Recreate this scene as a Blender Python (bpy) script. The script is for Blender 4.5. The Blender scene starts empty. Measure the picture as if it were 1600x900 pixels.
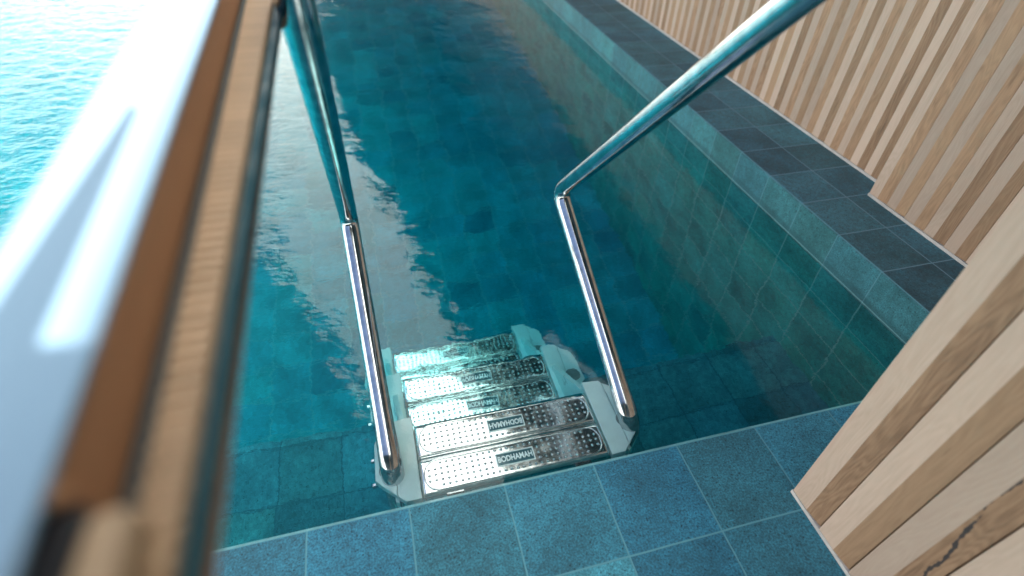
import bpy, bmesh, math, random
import numpy as np
from mathutils import Vector, Matrix

random.seed(7)
S = bpy.context.scene
COL = S.collection
# ------------------------------------------------------------------ camera
cd = bpy.data.cameras.new('camera')
cam = bpy.data.objects.new('camera', cd); COL.objects.link(cam); S.camera = cam
cd.sensor_width = 36.0; cd.lens = 18.75; cd.clip_start = 0.01; cd.clip_end = 2000
CR = Matrix(((0.9688086, 0.1535581, -0.1944987), (-0.2471374, 0.6564961, -0.7126963), (0.0182474, 0.7385342, 0.6739690)))
m = CR.to_4x4(); m.translation = Vector((0.26047, -0.53400, 1.06873)); cam.matrix_world = m
cd.dof.use_dof = True; cd.dof.focus_distance = 1.3; cd.dof.aperture_fstop = 1.9
# ------------------------------------------------------------------ light
SUN = Vector((0.45, -0.50, 1.0)).normalized()
w = bpy.data.worlds.new('World'); S.world = w; w.use_nodes = True
nt = w.node_tree; N = nt.nodes; Lk = nt.links; N.clear()
out = N.new('ShaderNodeOutputWorld'); bg = N.new('ShaderNodeBackground'); sky = N.new('ShaderNodeTexSky')
sky.sky_type = 'NISHITA'; sky.sun_disc = False
sky.sun_elevation = math.asin(SUN.z); sky.sun_rotation = math.atan2(SUN.x, SUN.y)
sky.air_density = 1.0; sky.dust_density = 1.5; sky.ozone_density = 1.0
bg.inputs[1].default_value = 0.10
# bright clouds added for the pale reflection in the water, blue towards the zenith
geo = N.new('ShaderNodeTexCoord'); sep = N.new('ShaderNodeSeparateXYZ'); Lk.new(geo.outputs['Generated'], sep.inputs[0])
no = N.new('ShaderNodeTexNoise'); no.inputs['Scale'].default_value = 3.0; no.inputs['Detail'].default_value = 6; Lk.new(geo.outputs['Generated'], no.inputs['Vector'])
def mth(T, op, a, b=None, clamp=False):
    n = T.nodes.new('ShaderNodeMath'); n.operation = op; n.use_clamp = clamp
    for i, v in enumerate((a, b)):
        if v is None: continue
        if isinstance(v, (int, float)): n.inputs[i].default_value = v
        else: T.links.new(v, n.inputs[i])
    return n.outputs[0]
t1 = mth(nt, 'MULTIPLY', sep.outputs['X'], 2.2)             # cloud bank climbs higher to the right
t2 = mth(nt, 'SUBTRACT', t1, sep.outputs['Z'])
t3 = mth(nt, 'ADD', t2, mth(nt, 'MULTIPLY', mth(nt, 'SUBTRACT', no.outputs['Fac'], 0.5), 0.22))
mask = mth(nt, 'MULTIPLY', mth(nt, 'ADD', t3, 1.03), 22.0, True)
low = mth(nt, 'MULTIPLY', mth(nt, 'ADD', mth(nt, 'SUBTRACT', 0.43, sep.outputs['Z']), mth(nt, 'MULTIPLY', mth(nt, 'SUBTRACT', no.outputs['Fac'], 0.5), 0.3)), 12.0, True)
low = mth(nt, 'MULTIPLY', mth(nt, 'MULTIPLY', low, 0.65), mth(nt, 'MULTIPLY', mth(nt, 'SUBTRACT', 0.15, sep.outputs['X']), 3.0, True))  # low cloud on the left, added to light the timber and pale the water
mask = mth(nt, 'MAXIMUM', mask, low)
mx = N.new('ShaderNodeMix'); mx.data_type = 'RGBA'; Lk.new(mask, mx.inputs['Factor'])
Lk.new(sky.outputs[0], mx.inputs['A'])
CLOUD = (17.6, 18.0, 16.4, 1)
mx.inputs['B'].default_value = CLOUD
Lk.new(mx.outputs['Result'], bg.inputs[0]); Lk.new(bg.outputs[0], out.inputs[0])
sd = bpy.data.lights.new('sun', 'SUN'); sd.energy = 4.2; sd.angle = math.radians(0.35); sd.color = (1.0, 0.95, 0.88)
so = bpy.data.objects.new('sun', sd); COL.objects.link(so); so.rotation_euler = SUN.to_track_quat('Z', 'Y').to_euler(); so.location = (1, -2, 5)
S.view_settings.view_transform = 'Standard'; S.view_settings.look = 'None'; S.view_settings.gamma = 1.0
S.view_settings.exposure = 1.36
S.render.engine = 'CYCLES'
cy = S.cycles
cy.use_denoising = True; cy.max_bounces = 14; cy.transmission_bounces = 12; cy.diffuse_bounces = 5; cy.glossy_bounces = 6
cy.transparent_max_bounces = 12; cy.caustics_refractive = True; cy.caustics_reflective = True; cy.blur_glossy = 0.6
cy.sample_clamp_indirect = 6.0

# ------------------------------------------------------------------ materials
def mat(name):
    M = bpy.data.materials.new(name); M.use_nodes = True
    T = M.node_tree; return M, T, T.nodes['Principled BSDF']
def node(T, typ, **kw):
    n = T.nodes.new(typ)
    for k, v in kw.items():
        if k in n.inputs.keys():
            if hasattr(v, 'node'): T.links.new(v, n.inputs[k])
            else: n.inputs[k].default_value = v
        else: setattr(n, k, v)
    return n
def mixc(T, f, a, b, bt='MIX'):
    n = T.nodes.new('ShaderNodeMix'); n.data_type = 'RGBA'; n.blend_type = bt; n.clamp_factor = True
    for k, v in (('Factor', f), ('A', a), ('B', b)):
        if hasattr(v, 'node'): T.links.new(v, n.inputs[k])
        else: n.inputs[k].default_value = v if not isinstance(v, tuple) else (v + (1,))[:4]
    return n.outputs['Result']
def maprange(T, v, a, b, c=0.0, d=1.0):
    n = node(T, 'ShaderNodeMapRange'); T.links.new(v, n.inputs[0])
    for i, x in zip((1, 2, 3, 4), (a, b, c, d)): n.inputs[i].default_value = x
    return n.outputs[0]

def stone(name, base, axes, pu, pv, ou, ov, grout, gw=0.0022, rough=0.75, vary=0.35, speck=0.5, wet=0.0, bump=0.25, tint=None, wetz=False):
    """square stone tiles laid on the world grid; axes = which two world axes carry the tiles"""
    M, T, P = mat(name)
    pos = node(T, 'ShaderNodeNewGeometry').outputs['Position']
    sp = node(T, 'ShaderNodeSeparateXYZ', Vector=pos)
    wob = node(T, 'ShaderNodeTexNoise', Vector=pos, Scale=9.0, Detail=2.0)
    def cell(ax, p, o):
        v = mth(T, 'ADD', sp.outputs[ax], mth(T, 'MULTIPLY', mth(T, 'SUBTRACT', wob.outputs['Fac'], 0.5), 0.003))
        u = mth(T, 'DIVIDE', mth(T, 'SUBTRACT', v, o), p)
        fl = mth(T, 'FLOOR', u); fr = mth(T, 'SUBTRACT', u, fl)
        d = mth(T, 'MULTIPLY', mth(T, 'MINIMUM', fr, mth(T, 'SUBTRACT', 1.0, fr)), p)
        return fl, d
    fu, du = cell(axes[0], pu, ou); fv, dv = cell(axes[1], pv, ov)
    d = mth(T, 'MINIMUM', du, dv)
    g = maprange(T, d, gw * 0.5, gw * 0.5 + 0.0012, 1.0, 0.0)
    cb = node(T, 'ShaderNodeCombineXYZ', X=fu, Y=fv)
    wn = node(T, 'ShaderNodeTexWhiteNoise', Vector=cb.outputs[0])
    fine = node(T, 'ShaderNodeTexNoise', Vector=pos, Scale=240.0, Detail=4.0, Roughness=0.7)
    mid = node(T, 'ShaderNodeTexNoise', Vector=pos, Scale=55.0, Detail=6.0, Roughness=0.72)
    big = node(T, 'ShaderNodeTexNoise', Vector=pos, Scale=7.0, Detail=4.0)
    f1 = maprange(T, wn.outputs['Value'], 0, 1, 1 - vary, 1 + vary)
    f2 = maprange(T, fine.outputs['Fac'], 0.32, 0.68, 1 - speck, 1 + speck)
    f3 = maprange(T, mid.outputs['Fac'], 0.32, 0.68, 0.68, 1.3)
    f4 = maprange(T, big.outputs['Fac'], 0.32, 0.68, 0.76, 1.22)
    k = mth(T, 'MULTIPLY', mth(T, 'MULTIPLY', f1, f2), mth(T, 'MULTIPLY', f3, f4))
    b2 = tint or tuple(c * q for c, q in zip(base, (0.75, 1.05, 0.85)))
    hue = mixc(T, wn.outputs['Color'], base, b2)
    vor = node(T, 'ShaderNodeTexVoronoi', Vector=pos, Scale=95.0)
    pit = maprange(T, vor.outputs['Distance'], 0.10, 0.22, 0.38, 1.0)
    kk = node(T, 'ShaderNodeCombineXYZ', X=mth(T, 'MULTIPLY', k, pit), Y=mth(T, 'MULTIPLY', k, pit), Z=mth(T, 'MULTIPLY', k, pit))
    c1 = mixc(T, 1.0, hue, kk.outputs[0], 'MULTIPLY')
    # hairline scratches and lime marks
    scr = node(T, 'ShaderNodeTexNoise', Vector=node(T, 'ShaderNodeMapping', Vector=pos, Rotation=(0.3, 0.2, 0.7), Scale=(6, 90, 30)).outputs[0], Scale=3.0, Detail=2.0)
    sm = maprange(T, scr.outputs['Fac'], 0.735, 0.76, 0.0, 0.35)
    c1 = mixc(T, sm, c1, tuple(min(1, c * 2.2) for c in base))
    c2 = mixc(T, g, c1, grout)
    if wetz:                       # damp stain and lime line just above the water
        zz = mth(T, 'ADD', sp.outputs['Z'], mth(T, 'MULTIPLY', mth(T, 'SUBTRACT', big.outputs['Fac'], 0.5), 0.03))
        c2 = mixc(T, maprange(T, zz, 0.012, 0.004, 0.0, 0.45), c2, tuple(c * 0.35 for c in base))
        zl = mth(T, 'ABSOLUTE', mth(T, 'SUBTRACT', mth(T, 'ADD', sp.outputs['Z'], mth(T, 'MULTIPLY', mth(T, 'SUBTRACT', mid.outputs['Fac'], 0.5), 0.004)), -0.012))
        c2 = mixc(T, maprange(T, zl, 0.0010, 0.0024, 0.35, 0.0), c2, (0.35, 0.60, 0.60))
    T.links.new(c2, P.inputs['Base Color'])
    r = maprange(T, mid.outputs['Fac'], 0.3, 0.7, rough - 0.12, rough + 0.1)
    T.links.new(r, P.inputs['Roughness'])
    h = mth(T, 'SUBTRACT', mth(T, 'ADD', mth(T, 'MULTIPLY', fine.outputs['Fac'], 0.5), mth(T, 'MULTIPLY', mid.outputs['Fac'], 0.6)), mth(T, 'MULTIPLY', g, 0.9))
    bp = node(T, 'ShaderNodeBump', Strength=bump, Distance=0.004, Height=h)
    T.links.new(bp.outputs[0], P.inputs['Normal'])
    return M

def wood(name, c0, c1, c2, grain=1.0, along='Z', rough=0.6, crack=False, knots=0.5):
    M, T, P = mat(name)
    pos = node(T, 'ShaderNodeNewGeometry').outputs['Position']
    at = node(T, 'ShaderNodeAttribute', attribute_name='rnd')
    off = node(T, 'ShaderNodeVectorMath', operation='SCALE'); off.inputs[0].default_value = (3.7, 9.1, 13.3); T.links.new(at.outputs['Fac'], off.inputs['Scale'])
    ad = node(T, 'ShaderNodeVectorMath', operation='ADD'); T.links.new(pos, ad.inputs[0]); T.links.new(off.outputs[0], ad.inputs[1])
    sc = {'Z': (1, 1, 0.06), 'Y': (1, 0.06, 1)}[along]
    sc2 = {'Z': (1, 1, 0.16), 'Y': (1, 0.16, 1)}[along]
    mp = node(T, 'ShaderNodeMapping', Vector=ad.outputs[0], Scale=sc)
    mp2 = node(T, 'ShaderNodeMapping', Vector=ad.outputs[0], Scale=sc2)
    warp = node(T, 'ShaderNodeTexNoise', Vector=mp2.outputs[0], Scale=11.0, Detail=3.0)
    rings = mth(T, 'SINE', mth(T, 'MULTIPLY', warp.outputs['Fac'], 150.0))
    fib = node(T, 'ShaderNodeTexNoise', Vector=mp.outputs[0], Scale=260.0, Detail=5.0, Roughness=0.7)
    bl = node(T, 'ShaderNodeTexNoise', Vector=mp2.outputs[0], Scale=22.0, Detail=5.0)
    f = mth(T, 'ADD', mth(T, 'MULTIPLY', maprange(T, rings, -1, 1), 0.22 * grain), mth(T, 'MULTIPLY', maprange(T, fib.outputs['Fac'], 0.3, 0.7), 0.42 * grain), True)
    f = mth(T, 'ADD', f, mth(T, 'MULTIPLY', mth(T, 'SUBTRACT', bl.outputs['Fac'], 0.5), 0.9), True)
    col = mixc(T, f, c0, c1)
    col = mixc(T, mth(T, 'MULTIPLY', at.outputs['Fac'], 0.6), col, c2)
    tone = node(T, 'ShaderNodeTexWhiteNoise', noise_dimensions='1D'); T.links.new(at.outputs['Fac'], tone.inputs['W'])
    tv = maprange(T, tone.outputs['Value'], 0, 1, 0.82, 1.14)
    cc = node(T, 'ShaderNodeCombineXYZ', X=tv, Y=tv, Z=tv)
    col = mixc(T, 1.0, col, cc.outputs[0], 'MULTIPLY')
    fl = node(T, 'ShaderNodeTexNoise', Vector=mp2.outputs[0], Scale=60.0, Detail=2.0)
    col = mixc(T, maprange(T, fl.outputs['Fac'], 0.66, 0.74, 0, 0.3 * knots), col, tuple(x * 0.35 for x in c1))
    if crack:
        cn = node(T, 'ShaderNodeTexNoise', Vector=pos, Scale=14.0, Detail=4.0)
        sp = node(T, 'ShaderNodeSeparateXYZ', Vector=pos)
        ln = mth(T, 'ABSOLUTE', mth(T, 'ADD', mth(T, 'SUBTRACT', sp.outputs['Y'], crack[0]), mth(T, 'ADD', mth(T, 'MULTIPLY', mth(T, 'SUBTRACT', cn.outputs['Fac'], 0.5), 0.030), mth(T, 'MULTIPLY', mth(T, 'SUBTRACT', sp.outputs['Z'], crack[1]), crack[2]))))
        wd = node(T, 'ShaderNodeTexNoise', Vector=pos, Scale=45.0, Detail=3.0)
        cm = mth(T, 'LESS_THAN', ln, mth(T, 'MULTIPLY', maprange(T, wd.outputs['Fac'], 0.35, 0.65), 0.0042))
        rr = mth(T, 'MULTIPLY', cm, mth(T, 'GREATER_THAN', sp.outputs['Z'], 0.02))
        col = mixc(T, mth(T, 'MULTIPLY', rr, 0.9), col, (0.02, 0.022, 0.028))
    T.links.new(col, P.inputs['Base Color']); P.inputs['Roughness'].default_value = rough
    bp = node(T, 'ShaderNodeBump', Strength=0.25, Distance=0.0015, Height=mth(T, 'ADD', fib.outputs['Fac'], mth(T, 'MULTIPLY', rings, 0.15)))
    T.links.new(bp.outputs[0], P.inputs['Normal'])
    return M

def plain(name, c, rough=0.5, metal=0.0, noise=0.0, nscale=30, bump=0.0, bscale=60):
    M, T, P = mat(name)
    P.inputs['Base Color'].default_value = c + (1,); P.inputs['Roughness'].default_value = rough; P.inputs['Metallic'].default_value = metal
    pos = node(T, 'ShaderNodeNewGeometry').outputs['Position']
    if noise:
        n = node(T, 'ShaderNodeTexNoise', Vector=pos, Scale=nscale, Detail=4.0)
        k = maprange(T, n.outputs['Fac'], 0.3, 0.7, 1 - noise, 1 + noise * 0.4)
        cc = node(T, 'ShaderNodeCombineXYZ', X=k, Y=k, Z=k)
        T.links.new(mixc(T, 1.0, c, cc.outputs[0], 'MULTIPLY'), P.inputs['Base Color'])
        T.links.new(maprange(T, n.outputs['Fac'], 0.3, 0.7, rough * 0.75, min(1, rough * 1.35)), P.inputs['Roughness'])
    if bump:
        n = node(T, 'ShaderNodeTexNoise', Vector=pos, Scale=bscale, Detail=2.0)
        bp = node(T, 'ShaderNodeBump', Strength=bump, Distance=0.003, Height=n.outputs['Fac'])
        T.links.new(bp.outputs[0], P.inputs['Normal'])
    return M

GROUT = (0.20, 0.44, 0.52)
M_deck = stone('deck_stone', (0.038, 0.235, 0.36), 'XY', 0.2, 0.1975, 0.0, 0.0, (0.12, 0.35, 0.42), gw=0.0021, rough=0.7, vary=0.28, speck=0.58, tint=(0.060, 0.270, 0.335))
M_edge = stone('edge_stone', (0.15, 0.36, 0.42), 'XX', 0.2, 0.2, 0.0, 0.0, (0.2, 0.46, 0.5), rough=0.4, vary=0.08, speck=0.25)
M_ledge = stone('ledge_stone', (0.046, 0.165, 0.225), 'XY', 0.1754, 0.1784, 1.747, 0.3115, (0.17, 0.33, 0.42), gw=0.0024, rough=0.6, vary=0.28, speck=0.4, tint=(0.055, 0.185, 0.215))
M_band = stone('band_stone', (0.052, 0.195, 0.235), 'YZ', 0.1784, 0.18, 0.3115, 0.106, (0.10, 0.25, 0.30), rough=0.55, vary=0.22, speck=0.4, tint=(0.055, 0.215, 0.215), wetz=True)
M_wall = stone('pool_wall_stone', (0.06, 0.36, 0.37), 'YZ', 0.1784, 0.18, 0.3115, -0.02, (0.24, 0.52, 0.52), gw=0.003, rough=0.8, vary=0.16, speck=0.3, tint=(0.05, 0.37, 0.33))
M_floor = stone('pool_floor_stone', (0.07, 0.40, 0.52), 'XY', 0.1845, 0.180, 0.495, 0.10, (0.34, 0.62, 0.66), gw=0.003, rough=0.8, vary=0.15, speck=0.25, tint=(0.10, 0.50, 0.55))
M_shelf = stone('shelf_stone', (0.07, 0.31, 0.40), 'XY', 0.1855, 0.190, -0.010, 0.322, (0.04, 0.17, 0.22), gw=0.003, rough=0.8, vary=0.22, speck=0.35, tint=(0.08, 0.30, 0.33))
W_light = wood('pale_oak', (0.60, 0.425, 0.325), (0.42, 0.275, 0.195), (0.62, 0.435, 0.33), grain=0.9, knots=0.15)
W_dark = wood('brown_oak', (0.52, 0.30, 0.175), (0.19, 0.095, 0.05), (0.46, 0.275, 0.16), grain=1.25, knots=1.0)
W_crack = wood('cracked_oak', (0.52, 0.30, 0.175), (0.19, 0.095, 0.05), (0.46, 0.275, 0.16), grain=1.25, knots=1.0, crack=(-0.395, 0.14, -0.10))
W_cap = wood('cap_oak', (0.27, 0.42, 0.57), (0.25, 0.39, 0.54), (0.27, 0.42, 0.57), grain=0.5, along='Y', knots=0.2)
W_side = wood('side_oak', (0.58, 0.29, 0.15), (0.40, 0.19, 0.10), (0.55, 0.27, 0.14), grain=0.6, along='Y', knots=0.4)
W_rib = wood('ribbed_oak', (0.66, 0.45, 0.29), (0.48, 0.31, 0.19), (0.64, 0.43, 0.27), grain=0.6, along='Y', knots=0.3)
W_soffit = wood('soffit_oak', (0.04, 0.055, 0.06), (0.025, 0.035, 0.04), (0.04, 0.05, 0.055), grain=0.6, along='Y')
M_trim = plain('pale_trim', (0.62, 0.56, 0.52), 0.5, 0, 0.2)
M_steel = plain('polished_steel', (0.62, 0.64, 0.66), 0.13, 1.0, 0.22, 45, 0.04, 35)
M_tread = plain('pressed_steel', (0.86, 0.87, 0.88), 0.12, 1.0, 0.12, 60, 0.06, 42)
M_letter = plain('dark_letter_steel', (0.80, 0.92, 0.95), 0.35, 0.5)
M_recess = plain('recessed_steel', (0.045, 0.13, 0.16), 0.35, 0.5)
M_white = plain('white_plastic', (0.72, 0.95, 0.95), 0.35, 0, 0.06, 25)
M_grey = plain('hole_cover', (0.22, 0.30, 0.30), 0.4, 0, 0.2, 80)
M_paint = plain('teal_metal', (0.004, 0.07, 0.095), 0.6, 0.0, 0.1)
M_panel = plain('dark_panel', (0.02, 0.04, 0.045), 0.5)
M_black = plain('gap_black', (0.03, 0.03, 0.04), 0.6)  # black that stands in for the shade inside gaps

# ------------------------------------------------------------------ helpers
def link_mesh(name, me, mats, parent=None):
    o = bpy.data.objects.new(name, me); COL.objects.link(o)
    for x in (mats if isinstance(mats, (list, tuple)) else [mats]): me.materials.append(x)
    if parent: o.parent = parent
    return o
def from_bm(name, bm, mats, parent=None, smooth=False):
    me = bpy.data.meshes.new(name); bm.normal_update(); bm.to_mesh(me); bm.free()
    if smooth:
        for p in me.polygons: p.use_smooth = True
    return link_mesh(name, me, mats, parent)
def tag(o, label=None, cat=None, group=None, kind=None):
    for k, v in (('label', label), ('category', cat), ('group', group), ('kind', kind)):
        if v: o[k] = v
    return o
def empty(name, loc):
    o = bpy.data.objects.new(name, None); o.location = loc; COL.objects.link(o); return o
def box(bm, x0, x1, y0, y1, z0, z1, bev=0.0, mi=0):
    r = bmesh.ops.create_cube(bm, size=1.0)
    vs = r['verts']
    for v in vs:
        v.co = Vector((x0 + (v.co.x + .5) * (x1 - x0), y0 + (v.co.y + .5) * (y1 - y0), z0 + (v.co.z + .5) * (z1 - z0)))
    fs = set(f for v in vs for f in v.link_faces)
    for f in fs: f.material_index = mi
    if bev:
        es = list(set(e for v in vs for e in v.link_edges))
        bmesh.ops.bevel(bm, geom=es, offset=bev, segments=2, affect='EDGES', profile=0.5)
def prism(bm, pts, z0, z1, bev=0.0):
    a = [bm.verts.new((x, y, z0)) for x, y in pts]; b = [bm.verts.new((x, y, z1)) for x, y in pts]
    n = len(pts); bm.faces.new(a[::-1]); top = bm.faces.new(b)
    for i in range(n): bm.faces.new((a[i], a[(i + 1) % n], b[(i + 1) % n], b[i]))
    bm.normal_update()
    if bev: bmesh.ops.bevel(bm, geom=list(top.edges), offset=bev, segments=2, affect='EDGES', profile=0.5)
def quad(bm, a, b, c, d, mi=0):
    f = bm.faces.new([bm.verts.new(p) for p in (a, b, c, d)]); f.material_index = mi; return f
def smooth_path(pts, rad, seg=8):
    """polyline with each inner corner rounded by radius rad[i]"""
    P = [Vector(p) for p in pts]; o = [P[0]]
    for i in range(1, len(P) - 1):
        a = (P[i - 1] - P[i]); b = (P[i + 1] - P[i]); t = min(rad[i - 1], a.length * .45, b.length * .45)
        p0 = P[i] + a.normalized() * t; p2 = P[i] + b.normalized() * t
        for k in range(seg + 1):
            s = k / seg; o.append(p0 * (1 - s) ** 2 + P[i] * 2 * s * (1 - s) + p2 * s * s)
    o.append(P[-1]); return o
def tube(bm, path, r, n=32, cap=True):
    rings = []; up = None
    for i, p in enumerate(path):
        t = (path[min(i + 1, len(path) - 1)] - path[max(i - 1, 0)]).normalized()
        if up is None: up = Vector((1, 0, 0)) if abs(t.x) < .9 else Vector((0, 1, 0))
        u = (up - t * up.dot(t)).normalized(); up = u; v = t.cross(u)
        rr = r[i] if isinstance(r, list) else r
        rings.append([bm.verts.new(p + (u * math.cos(2 * math.pi * k / n) + v * math.sin(2 * math.pi * k / n)) * rr) for k in range(n)])
    for a, b in zip(rings, rings[1:]):
        for k in range(n): bm.faces.new((a[k], a[(k + 1) % n], b[(k + 1) % n], b[k]))
    if cap: bm.faces.new(rings[0][::-1]); bm.faces.new(rings[-1])
    bm.normal_update()

XW = 1.5721; ZL = 0.106; ZF = -1.58; ZS = -0.65; WZ = -0.018
# ------------------------------------------------------------------ setting: deck, basin, ledge
bm = bmesh.new()
quad(bm, (-9, -8, 0), (9, -8, 0), (9, 0, 0), (-9, 0, 0))
tag(from_bm('deck', bm, M_deck), kind='structure')
bm = bmesh.new()                       # worn, bevelled nosing of the deck, wet at the waterline
prof = [(0.0, 0.0), (0.0025, -0.0035), (0.0115, -0.0145), (0.0135, -0.03), (0.0135, -0.64)]
for (a, b), (c, d) in zip(prof, prof[1:]): quad(bm, (-9, a, b), (XW, a, b), (XW, c, d), (-9, c, d))
bm.normal_update()
tag(from_bm('deck_edge', bm, M_edge), kind='structure')
bm = bmesh.new()
quad(bm, (-9, 0.0135, ZS), (XW, 0.0135, ZS), (XW, 0.50, ZS), (-9, 0.50, ZS))
# rounded bull-nose strip of the shelf and its riser
pr = [(0.50, ZS), (0.503, ZS - .003), (0.506, ZS - .001), (0.536, ZS - .004), (0.541, ZS - .012), (0.541, ZF)]
for (a, b), (c, d) in zip(pr, pr[1:]): quad(bm, (-9, a, b), (XW, a, b), (XW, c, d), (-9, c, d))
tag(from_bm('pool_shelf', bm, M_shelf), kind='structure')
bm = bmesh.new(); quad(bm, (-9, 0.541, ZF), (XW, 0.541, ZF), (XW, 14, ZF), (-9, 14, ZF))
tag(from_bm('pool_floor', bm, M_floor), kind='structure')
bm = bmesh.new(); quad(bm, (XW, 0.0, ZF), (XW, 0.0, WZ - .002), (XW, 14, WZ - .002), (XW, 14, ZF))
quad(bm, (-9, 14, ZF), (XW, 14, ZF), (XW, 14, .1), (-9, 14, .1)); quad(bm, (-9, 0, ZF), (-9, 14, ZF), (-9, 14, .1), (-9, 0, .1))
tag(from_bm('pool_wall', bm, M_wall), kind='structure')
bm = bmesh.new()
quad(bm, (XW - .0015, -0.3, WZ - .002), (XW - .0015, 14, WZ - .002), (XW - .0015, 14, ZL - .004), (XW - .0015, -0.3, ZL - .004))
quad(bm, (XW - .0015, -0.3, ZL - .004), (XW - .0015, 14, ZL - .004), (XW + .0035, 14, ZL), (XW + .0035, -0.3, ZL))
tag(from_bm('kerb_face', bm, M_band), kind='structure')
bm = bmesh.new(); quad(bm, (XW + .0035, -8, ZL), (9, -8, ZL), (9, 14, ZL), (XW + .0035, 14, ZL))
quad(bm, (XW + .0035, -8, 0), (XW + .0035, -8, ZL), (XW + .0035, -0.3, ZL), (XW + .0035, -0.3, 0))
tag(from_bm('kerb', bm, M_ledge), kind='structure')
bm = bmesh.new()
for a, b, c, d in ((-120, 120, 14, 120), (-120, 120, -120, -8), (-120, -9, -8, 14), (9, 120, -8, 14)):
    quad(bm, (a, c, -.004), (b, c, -.004), (b, d, -.004), (a, d, -.004))
tag(from_bm('ground', bm, plain('paving', (0.32, 0.31, 0.29), 0.9, 0, 0.2, 3)), kind='structure')

# ------------------------------------------------------------------ water
def axis(a, b, fine0, fine1, step, coarse):
    return np.unique(np.round(np.concatenate([np.arange(a, fine0, coarse), np.arange(fine0, fine1, step), np.arange(fine1, b, coarse), [b]]), 4))
xs = axis(-9.0, XW + .03, -2.6, XW + .02, 0.0105, 0.25); ys = axis(-0.02, 14.03, -0.01, 5.0, 0.0105, 0.25)
X, Y = np.meshgrid(xs, ys)
rng = np.random.RandomState(3)
Hh = np.zeros_like(X)
def waves(n, lo, hi, slope, spread=math.pi, ang=0.0):
    h = np.zeros_like(X)
    for i in range(n):
        lam = lo * (hi / lo) ** rng.rand(); k = 2 * math.pi / lam; a = ang + (rng.rand() - .5) * 2 * spread
        h += np.cos(k * (X * math.cos(a) + Y * math.sin(a)) + rng.rand() * 6.283) * slope / k / math.sqrt(n / 2)
    return h
env = 1 / (1 + np.exp((X + 0.10 + 0.12 * (Y - 1)) / 0.22))            # livelier water on the open side
env2 = 1 / (1 + np.exp(-(Y - 2.6) / 0.5))
calm = 0.0065 * (1 - .0 * env)
Hh = waves(60, 0.045, 0.16, 0.015) + waves(20, 0.15, 0.35, 0.006) + waves(14, 0.3, 0.9, 0.006) + env * (0.25 + np.clip((Y - .4) / 1.6, 0, 1)) * waves(60, 0.05, 0.20, 0.045, 1.2, 0.9) + env2 * waves(26, 0.06, 0.2, 0.010)
fade = (X > -2.6) & (Y < 5.0)
Hh = np.where(fade, Hh, 0)
Hh = Hh - Hh.mean(); Zt = WZ + np.clip(Hh, -0.006, 0.008)
ny, nx = X.shape
verts = np.stack([X, Y, Zt], -1).reshape(-1, 3)
idx = np.arange(nx * ny).reshape(ny, nx)
q = np.stack([idx[:-1, :-1], idx[:-1, 1:], idx[1:, 1:], idx[1:, :-1]], -1).reshape(-1, 4)
faces = q.tolist()
nb = len(verts); zb = ZF - .03
bot = [(xs[0], ys[0], zb), (xs[-1], ys[0], zb), (xs[-1], ys[-1], zb), (xs[0], ys[-1], zb)]
verts = verts.tolist() + bot
faces.append([nb + 3, nb + 2, nb + 1, nb])
faces.append(idx[0, :][::-1].tolist() + [nb, nb + 1]); faces.append(idx[-1, :].tolist() + [nb + 2, nb + 3])
faces.append(idx[:, 0].tolist() + [nb + 3, nb]); faces.append(idx[:, -1][::-1].tolist() + [nb + 1, nb + 2])
me = bpy.data.meshes.new('water'); me.from_pydata(verts, [], faces); me.update()
sm = np.ones(len(faces), bool); sm[-5:] = False; me.polygons.foreach_set('use_smooth', sm)
M_water = bpy.data.materials.new('water'); M_water.use_nodes = True
T = M_water.node_tree; T.nodes.clear()
o_ = T.nodes.new('ShaderNodeOutputMaterial'); gl = T.nodes.new('ShaderNodeBsdfGlass'); gl.inputs['IOR'].default_value = 1.333; gl.inputs['Roughness'].default_value = 0.0
pos = node(T, 'ShaderNodeNewGeometry').outputs['Position']
n1 = node(T, 'ShaderNodeTexNoise', Vector=node(T, 'ShaderNodeMapping', Vector=pos, Rotation=(0, 0, .4), Scale=(1, 1.8, 0.05)).outputs[0], Scale=26.0, Detail=3.0)
sp_ = node(T, 'ShaderNodeSeparateXYZ', Vector=pos)
ml = mth(T, 'MULTIPLY', maprange(T, sp_.outputs['X'], 0.15, -0.5), maprange(T, sp_.outputs['Y'], 0.55, 1.6))
b1 = node(T, 'ShaderNodeBump', Distance=0.01, Height=n1.outputs['Fac'])
T.links.new(maprange(T, ml, 0, 1, 0.07, 0.5), b1.inputs['Strength'])
T.links.new(b1.outputs[0], gl.inputs['Normal'])
T.links.new(gl.outputs[0], o_.inputs['Surface'])
va = T.nodes.new('ShaderNodeVolumeAbsorption'); va.inputs['Color'].default_value = (0.09, 0.90, 0.915, 1); va.inputs['Density'].default_value = 1.15
T.links.new(va.outputs[0], o_.inputs['Volume'])
wat = link_mesh('water', me, M_water); tag(wat, kind='structure')

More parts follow.
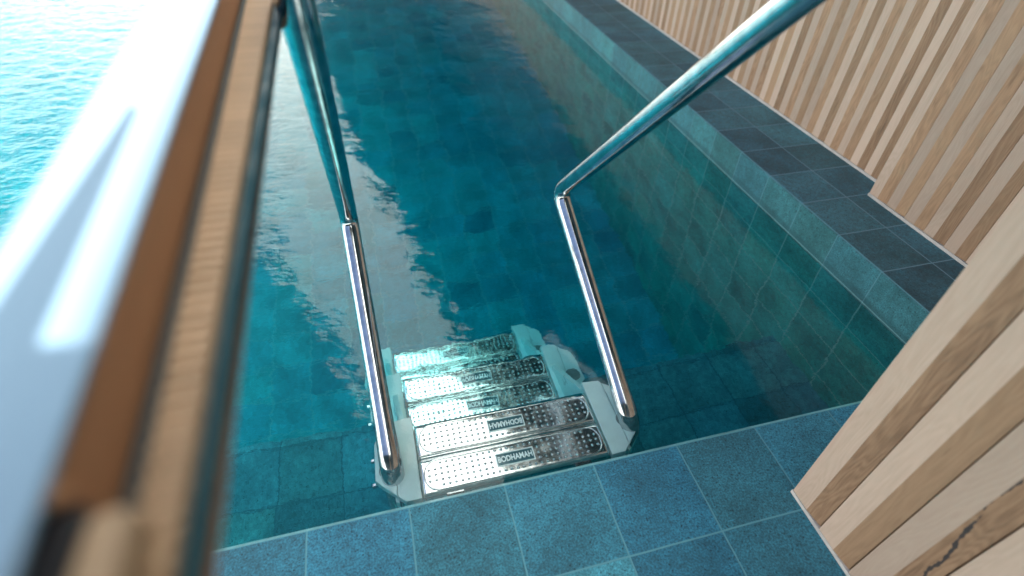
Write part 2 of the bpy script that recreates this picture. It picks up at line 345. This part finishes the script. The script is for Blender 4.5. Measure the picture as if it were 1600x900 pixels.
# ------------------------------------------------------------------ slatted timber walls
def cladding(name, parent, xf, y_hi, y_lo, pitch, z0, z1, light_frac, mats, special=None, phase=0.0):
    bm = bmesh.new(); rn = bm.faces.layers.float.new('rnd'); y = y_hi - phase; k = 0
    y_start = y_hi
    while y > y_lo:
        a = y; b = y - pitch * (light_frac + random.uniform(-.03, .03)); c = y - pitch + 0.0022; d = y - pitch
        r = random.random(); r2 = random.random(); dz = random.uniform(0, 0.0015)
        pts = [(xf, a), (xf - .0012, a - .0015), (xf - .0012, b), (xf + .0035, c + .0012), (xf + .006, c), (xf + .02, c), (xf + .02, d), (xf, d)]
        mi = [0, 0, 1, 1, 1, 2, 2]  # last two faces black, for the shade in the groove between boards
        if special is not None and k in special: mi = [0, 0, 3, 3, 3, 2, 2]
        for (p, qn, mm) in zip(pts, pts[1:], mi):
            f = quad(bm, (p[0], p[1], z0 + dz), (qn[0], qn[1], z0 + dz), (qn[0], qn[1], z1), (p[0], p[1], z1), mm); f[rn] = r if mm == 0 else r2
        # bottom end grain of the board
        f = bm.faces.new([bm.verts.new((px_, py_, z0 + dz)) for px_, py_ in [(xf + .02, a)] + pts[:6]]); f.material_index = 1; f[rn] = r2
        y -= pitch; k += 1
    f = quad(bm, (xf + .021, y_hi, z0), (xf + .021, y, z0), (xf + .021, y, z1), (xf + .021, y_hi, z1), 2); f[rn] = 0.5
    bm.normal_update()
    return from_bm(name, bm, mats, parent)
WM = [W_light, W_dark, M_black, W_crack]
HW = 3.0; HP = 1.0
def timber_wall(loc, label, xf, y_hi, y_lo, pitch, zb, lf, xback, special=None, seed=1, HW=3.0):
    random.seed(seed)
    r = empty('timber_wall', loc); tag(r, label, 'wall')
    def rel(o): o.matrix_parent_inverse = Matrix.Translation(-Vector(loc)); return o
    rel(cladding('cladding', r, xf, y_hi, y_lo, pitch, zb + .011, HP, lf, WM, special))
    bm = bmesh.new(); box(bm, xf + .012, xback, y_lo, y_hi - .001, HP + .001, HW)
    rel(from_bm('added_panel', bm, M_panel, r))  # unseen panel, added dark so the water mirrors less timber
    bm = bmesh.new(); box(bm, xf - .002, xf + .03, y_lo, y_hi + .002, zb + .0005, zb + .0105, 0.0008)
    rel(from_bm('base_trim', bm, M_trim, r))
    bm = bmesh.new(); rn = bm.faces.layers.float.new('rnd'); box(bm, xf + .022, xback, y_lo, y_hi - .001, zb + .001, HP)
    for f in bm.faces: f[rn] = .4
    rel(from_bm('core', bm, W_light, r))
    return r
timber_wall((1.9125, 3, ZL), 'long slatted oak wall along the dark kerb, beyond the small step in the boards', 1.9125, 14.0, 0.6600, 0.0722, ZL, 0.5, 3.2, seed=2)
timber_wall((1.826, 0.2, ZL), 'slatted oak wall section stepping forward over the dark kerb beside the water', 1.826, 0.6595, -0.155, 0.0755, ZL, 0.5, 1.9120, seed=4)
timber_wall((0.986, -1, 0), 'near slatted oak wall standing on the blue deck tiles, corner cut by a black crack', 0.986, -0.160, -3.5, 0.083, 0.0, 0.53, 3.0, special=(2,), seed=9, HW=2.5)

# ------------------------------------------------------------------ canopy overhead (its dark soffit mirrors in the water and shades the pool)
ZC = 3.02
cr = empty('canopy', (2, 0, ZC)); tag(cr, 'dark timber canopy on top of the slatted walls, over the pool', 'canopy')
bm = bmesh.new(); rn = bm.faces.layers.float.new('rnd')
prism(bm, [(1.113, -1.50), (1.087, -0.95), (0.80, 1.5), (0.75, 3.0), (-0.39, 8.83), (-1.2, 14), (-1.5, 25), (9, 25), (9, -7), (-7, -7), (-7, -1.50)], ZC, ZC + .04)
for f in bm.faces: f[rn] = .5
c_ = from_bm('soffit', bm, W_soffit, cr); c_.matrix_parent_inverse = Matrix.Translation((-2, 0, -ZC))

# ------------------------------------------------------------------ wooden balustrade rail in the foreground (sunlit top)
br = empty('balustrade', (0.08, -0.75, 0)); tag(br, 'blurred wooden balustrade rail with sunlit top in the left foreground', 'balustrade')
KB = 0.70; EYE = Vector((0.26047, -0.534, 1.06873))
def brel(o, real=False):
    if not real:                      # drawn at a larger size first: brought to its true size and place
        for v in o.data.vertices: v.co = EYE + (v.co - EYE) * KB
    o.matrix_parent_inverse = Matrix.Translation((-0.08, 0.75, 0)); return o
def xa(y): return 0.029 - 0.061 * y     # outer edge
def xb(y): return 0.1021 - 0.0464 * y     # inner edge
Y0, Y1 = -0.46, 0.62
def sweep(fx0, fx1, z0, z1, y0, y1, m, name, n=14, bev=0.003):
    bm = bmesh.new(); rn = bm.faces.layers.float.new('rnd')
    a, b = y0, y1
    vs = [(fx0(a), a), (fx1(a), a), (fx1(b), b), (fx0(b), b)]
    prism(bm, vs, z0, z1, bev)
    for f in bm.faces: f[rn] = .4
    return brel(from_bm(name, bm, m, br))
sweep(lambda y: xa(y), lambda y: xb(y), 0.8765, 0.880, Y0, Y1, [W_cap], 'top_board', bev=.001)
sweep(lambda y: xa(y) + .012, lambda y: xb(y) - .001, 0.820, 0.8763, -.392, Y1, [W_side], 'under_board')
bm = bmesh.new(); rn = bm.faces.layers.float.new('rnd')
y = -.440
while y < Y1:
    x0 = xb(y) + .0075; x1 = 0.1385 - 0.024 * y
    box(bm, x0, x1, y, y + .0085, 0.79, 0.832, 0.0025)
    y += .0115
for f in bm.faces: f[rn] = random.random() * .3
brel(from_bm('ribbed_strip', bm, W_rib, br))
sweep(lambda y: xb(y) - .0015, lambda y: 0.1385 - 0.024 * y, 0.783, 0.7895, -.445, Y1, [W_side], 'strip_backing', bev=.0005)
sweep(lambda y: xb(y) + .0003, lambda y: xb(y) + .0070, 0.7897, 0.8290, -.445, Y1, [W_soffit], 'gap_shade_strip', bev=.0002)  # dark strip stands in for the shade in the groove
sweep(lambda y: 0.1390 - 0.0245 * y, lambda y: 0.1475 - 0.016 * y, 0.811, 0.824, -.445, Y1, [M_paint], 'edge_strip', bev=0.001)
bm = bmesh.new(); rn = bm.faces.layers.float.new('rnd')
box(bm, 0.123, 0.1405, -0.62, -0.398, 0.70, 0.856, 0.005); box(bm, 0.06, 0.14, -0.80, -0.63, -0.455, 0.858, 0.006)
for f in bm.faces: f[rn] = .3
brel(from_bm('end_post', bm, W_rib, br))
bm = bmesh.new(); box(bm, 0.082, 0.1225, -0.62, -0.395, 0.70, 0.856, 0.003)
brel(from_bm('dark_gap_block', bm, M_black, br))  # black block added in place of the dark gap at the rail end

bm = bmesh.new(); rn = bm.faces.layers.float.new('rnd')     # unseen wedge board on a post, added to shade the rail top
prism(bm, [(.2036, -.283), (.217, -.473), (.238, -.476), (.238, -.72), (.05, -.72), (.05, -.60), (.2006, -.452)][::-1], 1.10, 1.112, 0)
box(bm, .10, .16, -.70, -.63, 0, 1.0995, .004)
for f in bm.faces: f[rn] = .3
bmesh.ops.recalc_face_normals(bm, faces=bm.faces[:])
brel(from_bm('shade_wedge', bm, W_side, br), True)
# ------------------------------------------------------------------ steel handrails
def handrail(pts, label, rads):
    base = Vector(pts[0]); r = empty('handrail', base); tag(r, label, 'handrail', 'steel handrails of the pool ladder')
    path = smooth_path(pts, rads, 10)
    # refine straight runs
    P2 = []
    for a, b in zip(path, path[1:]):
        n = max(1, int((b - a).length / .05)); P2 += [a.lerp(b, i / n) for i in range(n)]
    P2.append(path[-1])
    cum = [0.0]
    for a, b in zip(P2, P2[1:]): cum.append(cum[-1] + (b - a).length)
    s0 = next(c for c, p in zip(cum, P2) if p.z > -0.06)
    bm = bmesh.new(); tube(bm, P2, [0.0222 + 0.0035 * (1 / (1 + math.exp((c - s0 - .075) / .02))) for c in cum], 40)
    o = from_bm('tube', bm, M_steel, r, True); o.matrix_parent_inverse = Matrix.Translation(-base)
    # welded collar just under the bend
    p, qn = Vector(pts[2]), Vector(pts[1]); d = (qn - p).normalized(); c0 = p + d * .022
    bm = bmesh.new(); tube(bm, [c0, c0 + d * .0015, c0 + d * .0045, c0 + d * .006], [0.0223, 0.0231, 0.0231, 0.0223], 40)
    o = from_bm('collar', bm, M_steel, r, True); o.matrix_parent_inverse = Matrix.Translation(-base)
    return r
handrail([(0.172, 0.105, -0.30), (0.171, 0.095, -0.045), (0.149, 0.66, 0.277), (0.192, 0.147, 0.904), (0.205, 0.03, 1.04), (0.35, -.14, 1.22), (0.36, -.8, 1.22), (0.36, -1.05, 1.05), (0.36, -1.05, 0.0)],
         'left steel handrail with a pale reflection behind its bend', [.055, .05, .1, .1, .1, .15, .15])
handrail([(0.741, 0.105, -0.30), (0.7405, 0.098, -0.045), (0.715, 0.66, 0.277), (0.785, 0.088, 0.889), (0.80, -0.02, 1.0), (0.80, -.16, 1.08), (0.80, -.8, 1.08), (0.80, -1.05, .95), (0.80, -1.05, 0.0)],
         'right steel handrail crossing in front of the slatted wall', [.055, .05, .1, .1, .1, .15, .15])

# ------------------------------------------------------------------ pool ladder
lr = empty('pool_ladder', (0.447, 0.13, -1.5)); tag(lr, 'white pool ladder with studded steel treads going down into the water', 'ladder')
LO = Matrix.Translation((-0.447, -0.13, 1.5))
def lrel(o): o.matrix_parent_inverse = LO; return o
def tread_mesh(seed):
    """a pressed steel tread, origin in its middle: slab, rim, studs"""
    rs = random.Random(seed)
    bm = bmesh.new(); L, D = 0.434, 0.088
    # dished sheet with gentle waviness
    nx_, ny_ = 60, 12
    g = []
    for j in range(ny_ + 1):
        row = []
        for i in range(nx_ + 1):
            x = -L / 2 + L * i / nx_; y = -D / 2 + D * j / ny_
            ed = min(j, ny_ - j) / ny_ * D
            z = -0.004 * math.exp(-ed / .004) + 0.00022 * math.sin(x * 31 + seed) * math.cos(y * 70) + 0.00006 * math.sin(x * 90 + y * 50)
            row.append(bm.verts.new((x, y, z)))
        g.append(row)
    for j in range(ny_):
        for i in range(nx_): bm.faces.new((g[j][i], g[j][i + 1], g[j + 1][i + 1], g[j + 1][i]))
    # skirt
    ring = [g[0][i] for i in range(nx_ + 1)] + [g[j][nx_] for j in range(1, ny_ + 1)] + [g[ny_][i] for i in range(nx_ - 1, -1, -1)] + [g[j][0] for j in range(ny_ - 1, 0, -1)]
    low = [bm.verts.new((v.co.x, v.co.y, -0.02)) for v in ring]
    for k in range(len(ring)): bm.faces.new((ring[k], low[k], low[(k + 1) % len(ring)], ring[(k + 1) % len(ring)]))
    bm.faces.new(low)
    bmesh.ops.recalc_face_normals(bm, faces=bm.faces[:])
    # raised stadium rim
    hw, hd, rr = 0.208, 0.036, 0.030; pts = []
    for cx_, cy_, a0 in ((hw - rr, hd - rr, 0), (-hw + rr, hd - rr, 90), (-hw + rr, -hd + rr, 180), (hw - rr, -hd + rr, 270)):
        for k in range(9):
            a = math.radians(a0 + k * 90 / 8); pts.append((cx_ + rr * math.cos(a), cy_ + rr * math.sin(a)))
    prof = [(-.0022, -.0004), (-.0012, .0012), (0, .0018), (.0012, .0012), (.0022, -.0004)]
    n = len(pts); rg = []
    for i, (x, y) in enumerate(pts):
        x1, y1 = pts[(i + 1) % n]; x0, y0 = pts[i - 1]; tx, ty = x1 - x0, y1 - y0; l = math.hypot(tx, ty); nx2, ny2 = ty / l, -tx / l
        rg.append([bm.verts.new((x + nx2 * o_, y + ny2 * o_, h)) for o_, h in prof])
    for i in range(n):
        for k in range(4): bm.faces.new((rg[i][k], rg[i][k + 1], rg[(i + 1) % n][k + 1], rg[(i + 1) % n][k]))
    # studs
    def stud(x, y, r=0.0035, h=0.0032):
        top = bm.verts.new((x, y, h)); prev = None
        for q_, hh in ((0.5, .82), (0.85, .42), (1.15, -.15)):
            ring = [bm.verts.new((x + r * q_ * math.cos(k * math.pi / 5), y + r * q_ * math.sin(k * math.pi / 5), h * hh)) for k in range(10)]
            for k in range(10):
                if prev is None: bm.faces.new((top, ring[k], ring[(k + 1) % 10]))
                else: bm.faces.new((prev[k], ring[k], ring[(k + 1) % 10], prev[(k + 1) % 10]))
            prev = ring
    cols = 29
    for i in range(cols):
        x = -0.198 + 0.396 * i / (cols - 1)
        for j in range(5):
            y = -0.027 + 0.0135 * j
            if abs(x) < 0.051 and 0 < j < 4: continue
            if abs(x) > 0.190 and j in (0, 4): continue
            if abs(x) > 0.177 + .0 and abs(y) > .026: continue
            stud(x + (0.0033 if j % 2 else -0.0033) * 0 + rs.uniform(-.0003, .0003), y + rs.uniform(-.0003, .0003))
    me = bpy.data.meshes.new('tread'); bm.normal_update(); bm.to_mesh(me); bm.free()
    for p in me.polygons: p.use_smooth = True
    me.materials.append(M_tread)
    return me
def plate_frame():
    bm = bmesh.new(); hw, hd, t = 0.045, 0.0165, 0.0026
    for a in ((-hw, hw, -hd, -hd + t), (-hw, hw, hd - t, hd), (-hw, -hw + t, -hd + t, hd - t), (hw - t, hw, -hd + t, hd - t)):
        box(bm, a[0], a[1], a[2], a[3], 0.0, 0.0026, 0.0005)
    quad(bm, (-hw + .001, -hd + .001, .0011), (hw - .001, -hd + .001, .0011), (hw - .001, hd - .001, .0011), (-hw + .001, hd - .001, .0011), 1)
    me = bpy.data.meshes.new('name_frame'); bm.normal_update(); bm.to_mesh(me); bm.free(); me.materials.append(M_letter); me.materials.append(M_recess); return me
FR = plate_frame()
tc = bpy.data.curves.new('lettering', 'FONT'); tc.body = 'BODHAMAH'; tc.size = 0.020; tc.extrude = 0.0012; tc.bevel_depth = 0.0003; tc.align_x = 'CENTER'; tc.align_y = 'CENTER'; tc.offset = 0.0003; tc.space_character = 1.0
tc.materials.append(M_tread)
tt = bpy.data.objects.new('tmp_text', tc); COL.objects.link(tt)
bpy.context.view_layer.update()
TXT = bpy.data.meshes.new_from_object(tt.evaluated_get(bpy.context.evaluated_depsgraph_get())); TXT.name = 'lettering'
bpy.data.objects.remove(tt); TXT.materials.clear(); TXT.materials.append(M_letter)
wx = max(v.co.x for v in TXT.vertices) - min(v.co.x for v in TXT.vertices); k_ = 0.081 / wx
for v in TXT.vertices: v.co.x *= k_; v.co.z += 0.0008
steps = [(0.447, 0.040, -0.060), (0.427, 0.320, -0.310), (0.400, 0.570, -0.560), ]
tread_no = 0
for si, (cx_, y0, z) in enumerate(steps):
    for b in range(2):
        o = link_mesh('tread', tread_mesh(si * 2 + b), [], lr); o.matrix_parent_inverse = LO
        o.location = (cx_, y0 + .0445 + b * 0.0925, z)
        o.rotation_euler = (random.uniform(-.008, .008), random.uniform(-.006, .006), random.uniform(-.004, .004) + (math.pi if (si == 0 and b == 1) else 0))
        for nm, me_ in (('name_frame', FR), ('lettering', TXT)):
            c = bpy.data.objects.new(nm, me_); COL.objects.link(c); c.parent = o
        if si == 0 and b == 1: o['label'] = 'second steel tread with its lettering upside down'
    xr = cx_ + .219; xl = cx_ - .219
    # side plates, mirrored left and right, each in two pieces with a seam
    for s, x0 in ((1, xr), (-1, xl)):
        def pp(pts): return [(x0 + s * a, y0 + b_) for a, b_ in pts][::s]
        bm = bmesh.new()
        prism(bm, pp([(0.001, -.004), (.034, -.004), (.0505, .012), (.0505, .196), (.046, .204), (.001, .208)]), z - .022, z + .004, .0015)
        prism(bm, pp([(.0515, .013), (.083, .045), (.096, .060), (.093, .150), (.086, .168), (.0515, .195)]), z - .022, z + .004, .0015)
        # upright cheek under the plate
        prism(bm, pp([(.050, .005), (.058, .012), (.058, .19), (.050, .19)]), z - .20, z - .0225)
        lrel(from_bm('side_plate', bm, M_white, lr))
        bm = bmesh.new(); bmesh.ops.create_cone(bm, cap_ends=True, segments=32, radius1=.021, radius2=.0205, depth=.003, matrix=Matrix.Translation((x0 + s * .066, y0 + .079, z + .0052)))
        lrel(from_bm('hole_cover', bm, M_grey, lr))
    if si < 2:
        for yy in (.055, .115):
            bm = bmesh.new(); mt = Matrix.Translation((xl - .100, y0 + yy, z - .011)) @ Matrix.Rotation(math.pi / 2, 4, 'Y')
            bmesh.ops.create_cone(bm, cap_ends=True, segments=6, radius1=.0055, radius2=.0055, depth=.007, matrix=mt)
            lrel(from_bm('bolt', bm, M_steel, lr))
for s in (-1, 1):
    bm = bmesh.new()
    def V(x, y, z): return bm.verts.new((x, y, z))
    x1 = s * .240; t = .007
    pr = [(0.447 + x1, 0.06, -0.09), (0.447 + x1, 0.20, -0.07), (0.40 + x1, 0.74, -0.585), (0.40 + x1, 0.66, -0.64), (0.41 + x1, 0.46, -0.648), (0.41 + x1, 0.38, -0.648)]
    a = [V(x - t, y, z) for x, y, z in pr]; b = [V(x + t, y, z) for x, y, z in pr]
    bm.faces.new(a); bm.faces.new(b[::-1])
    for i in range(6): bm.faces.new((a[i], b[i], b[(i + 1) % 6], a[(i + 1) % 6]))
    bmesh.ops.recalc_face_normals(bm, faces=bm.faces[:])
    lrel(from_bm('stringer', bm, M_white, lr))
# wall anchors that tie the ladder to the deck edge
for x in (0.30, 0.60):
    bm = bmesh.new(); box(bm, x - .02, x + .02, .0137, .05, -.10, -.085, .001)
    lrel(from_bm('anchor', bm, M_steel, lr))
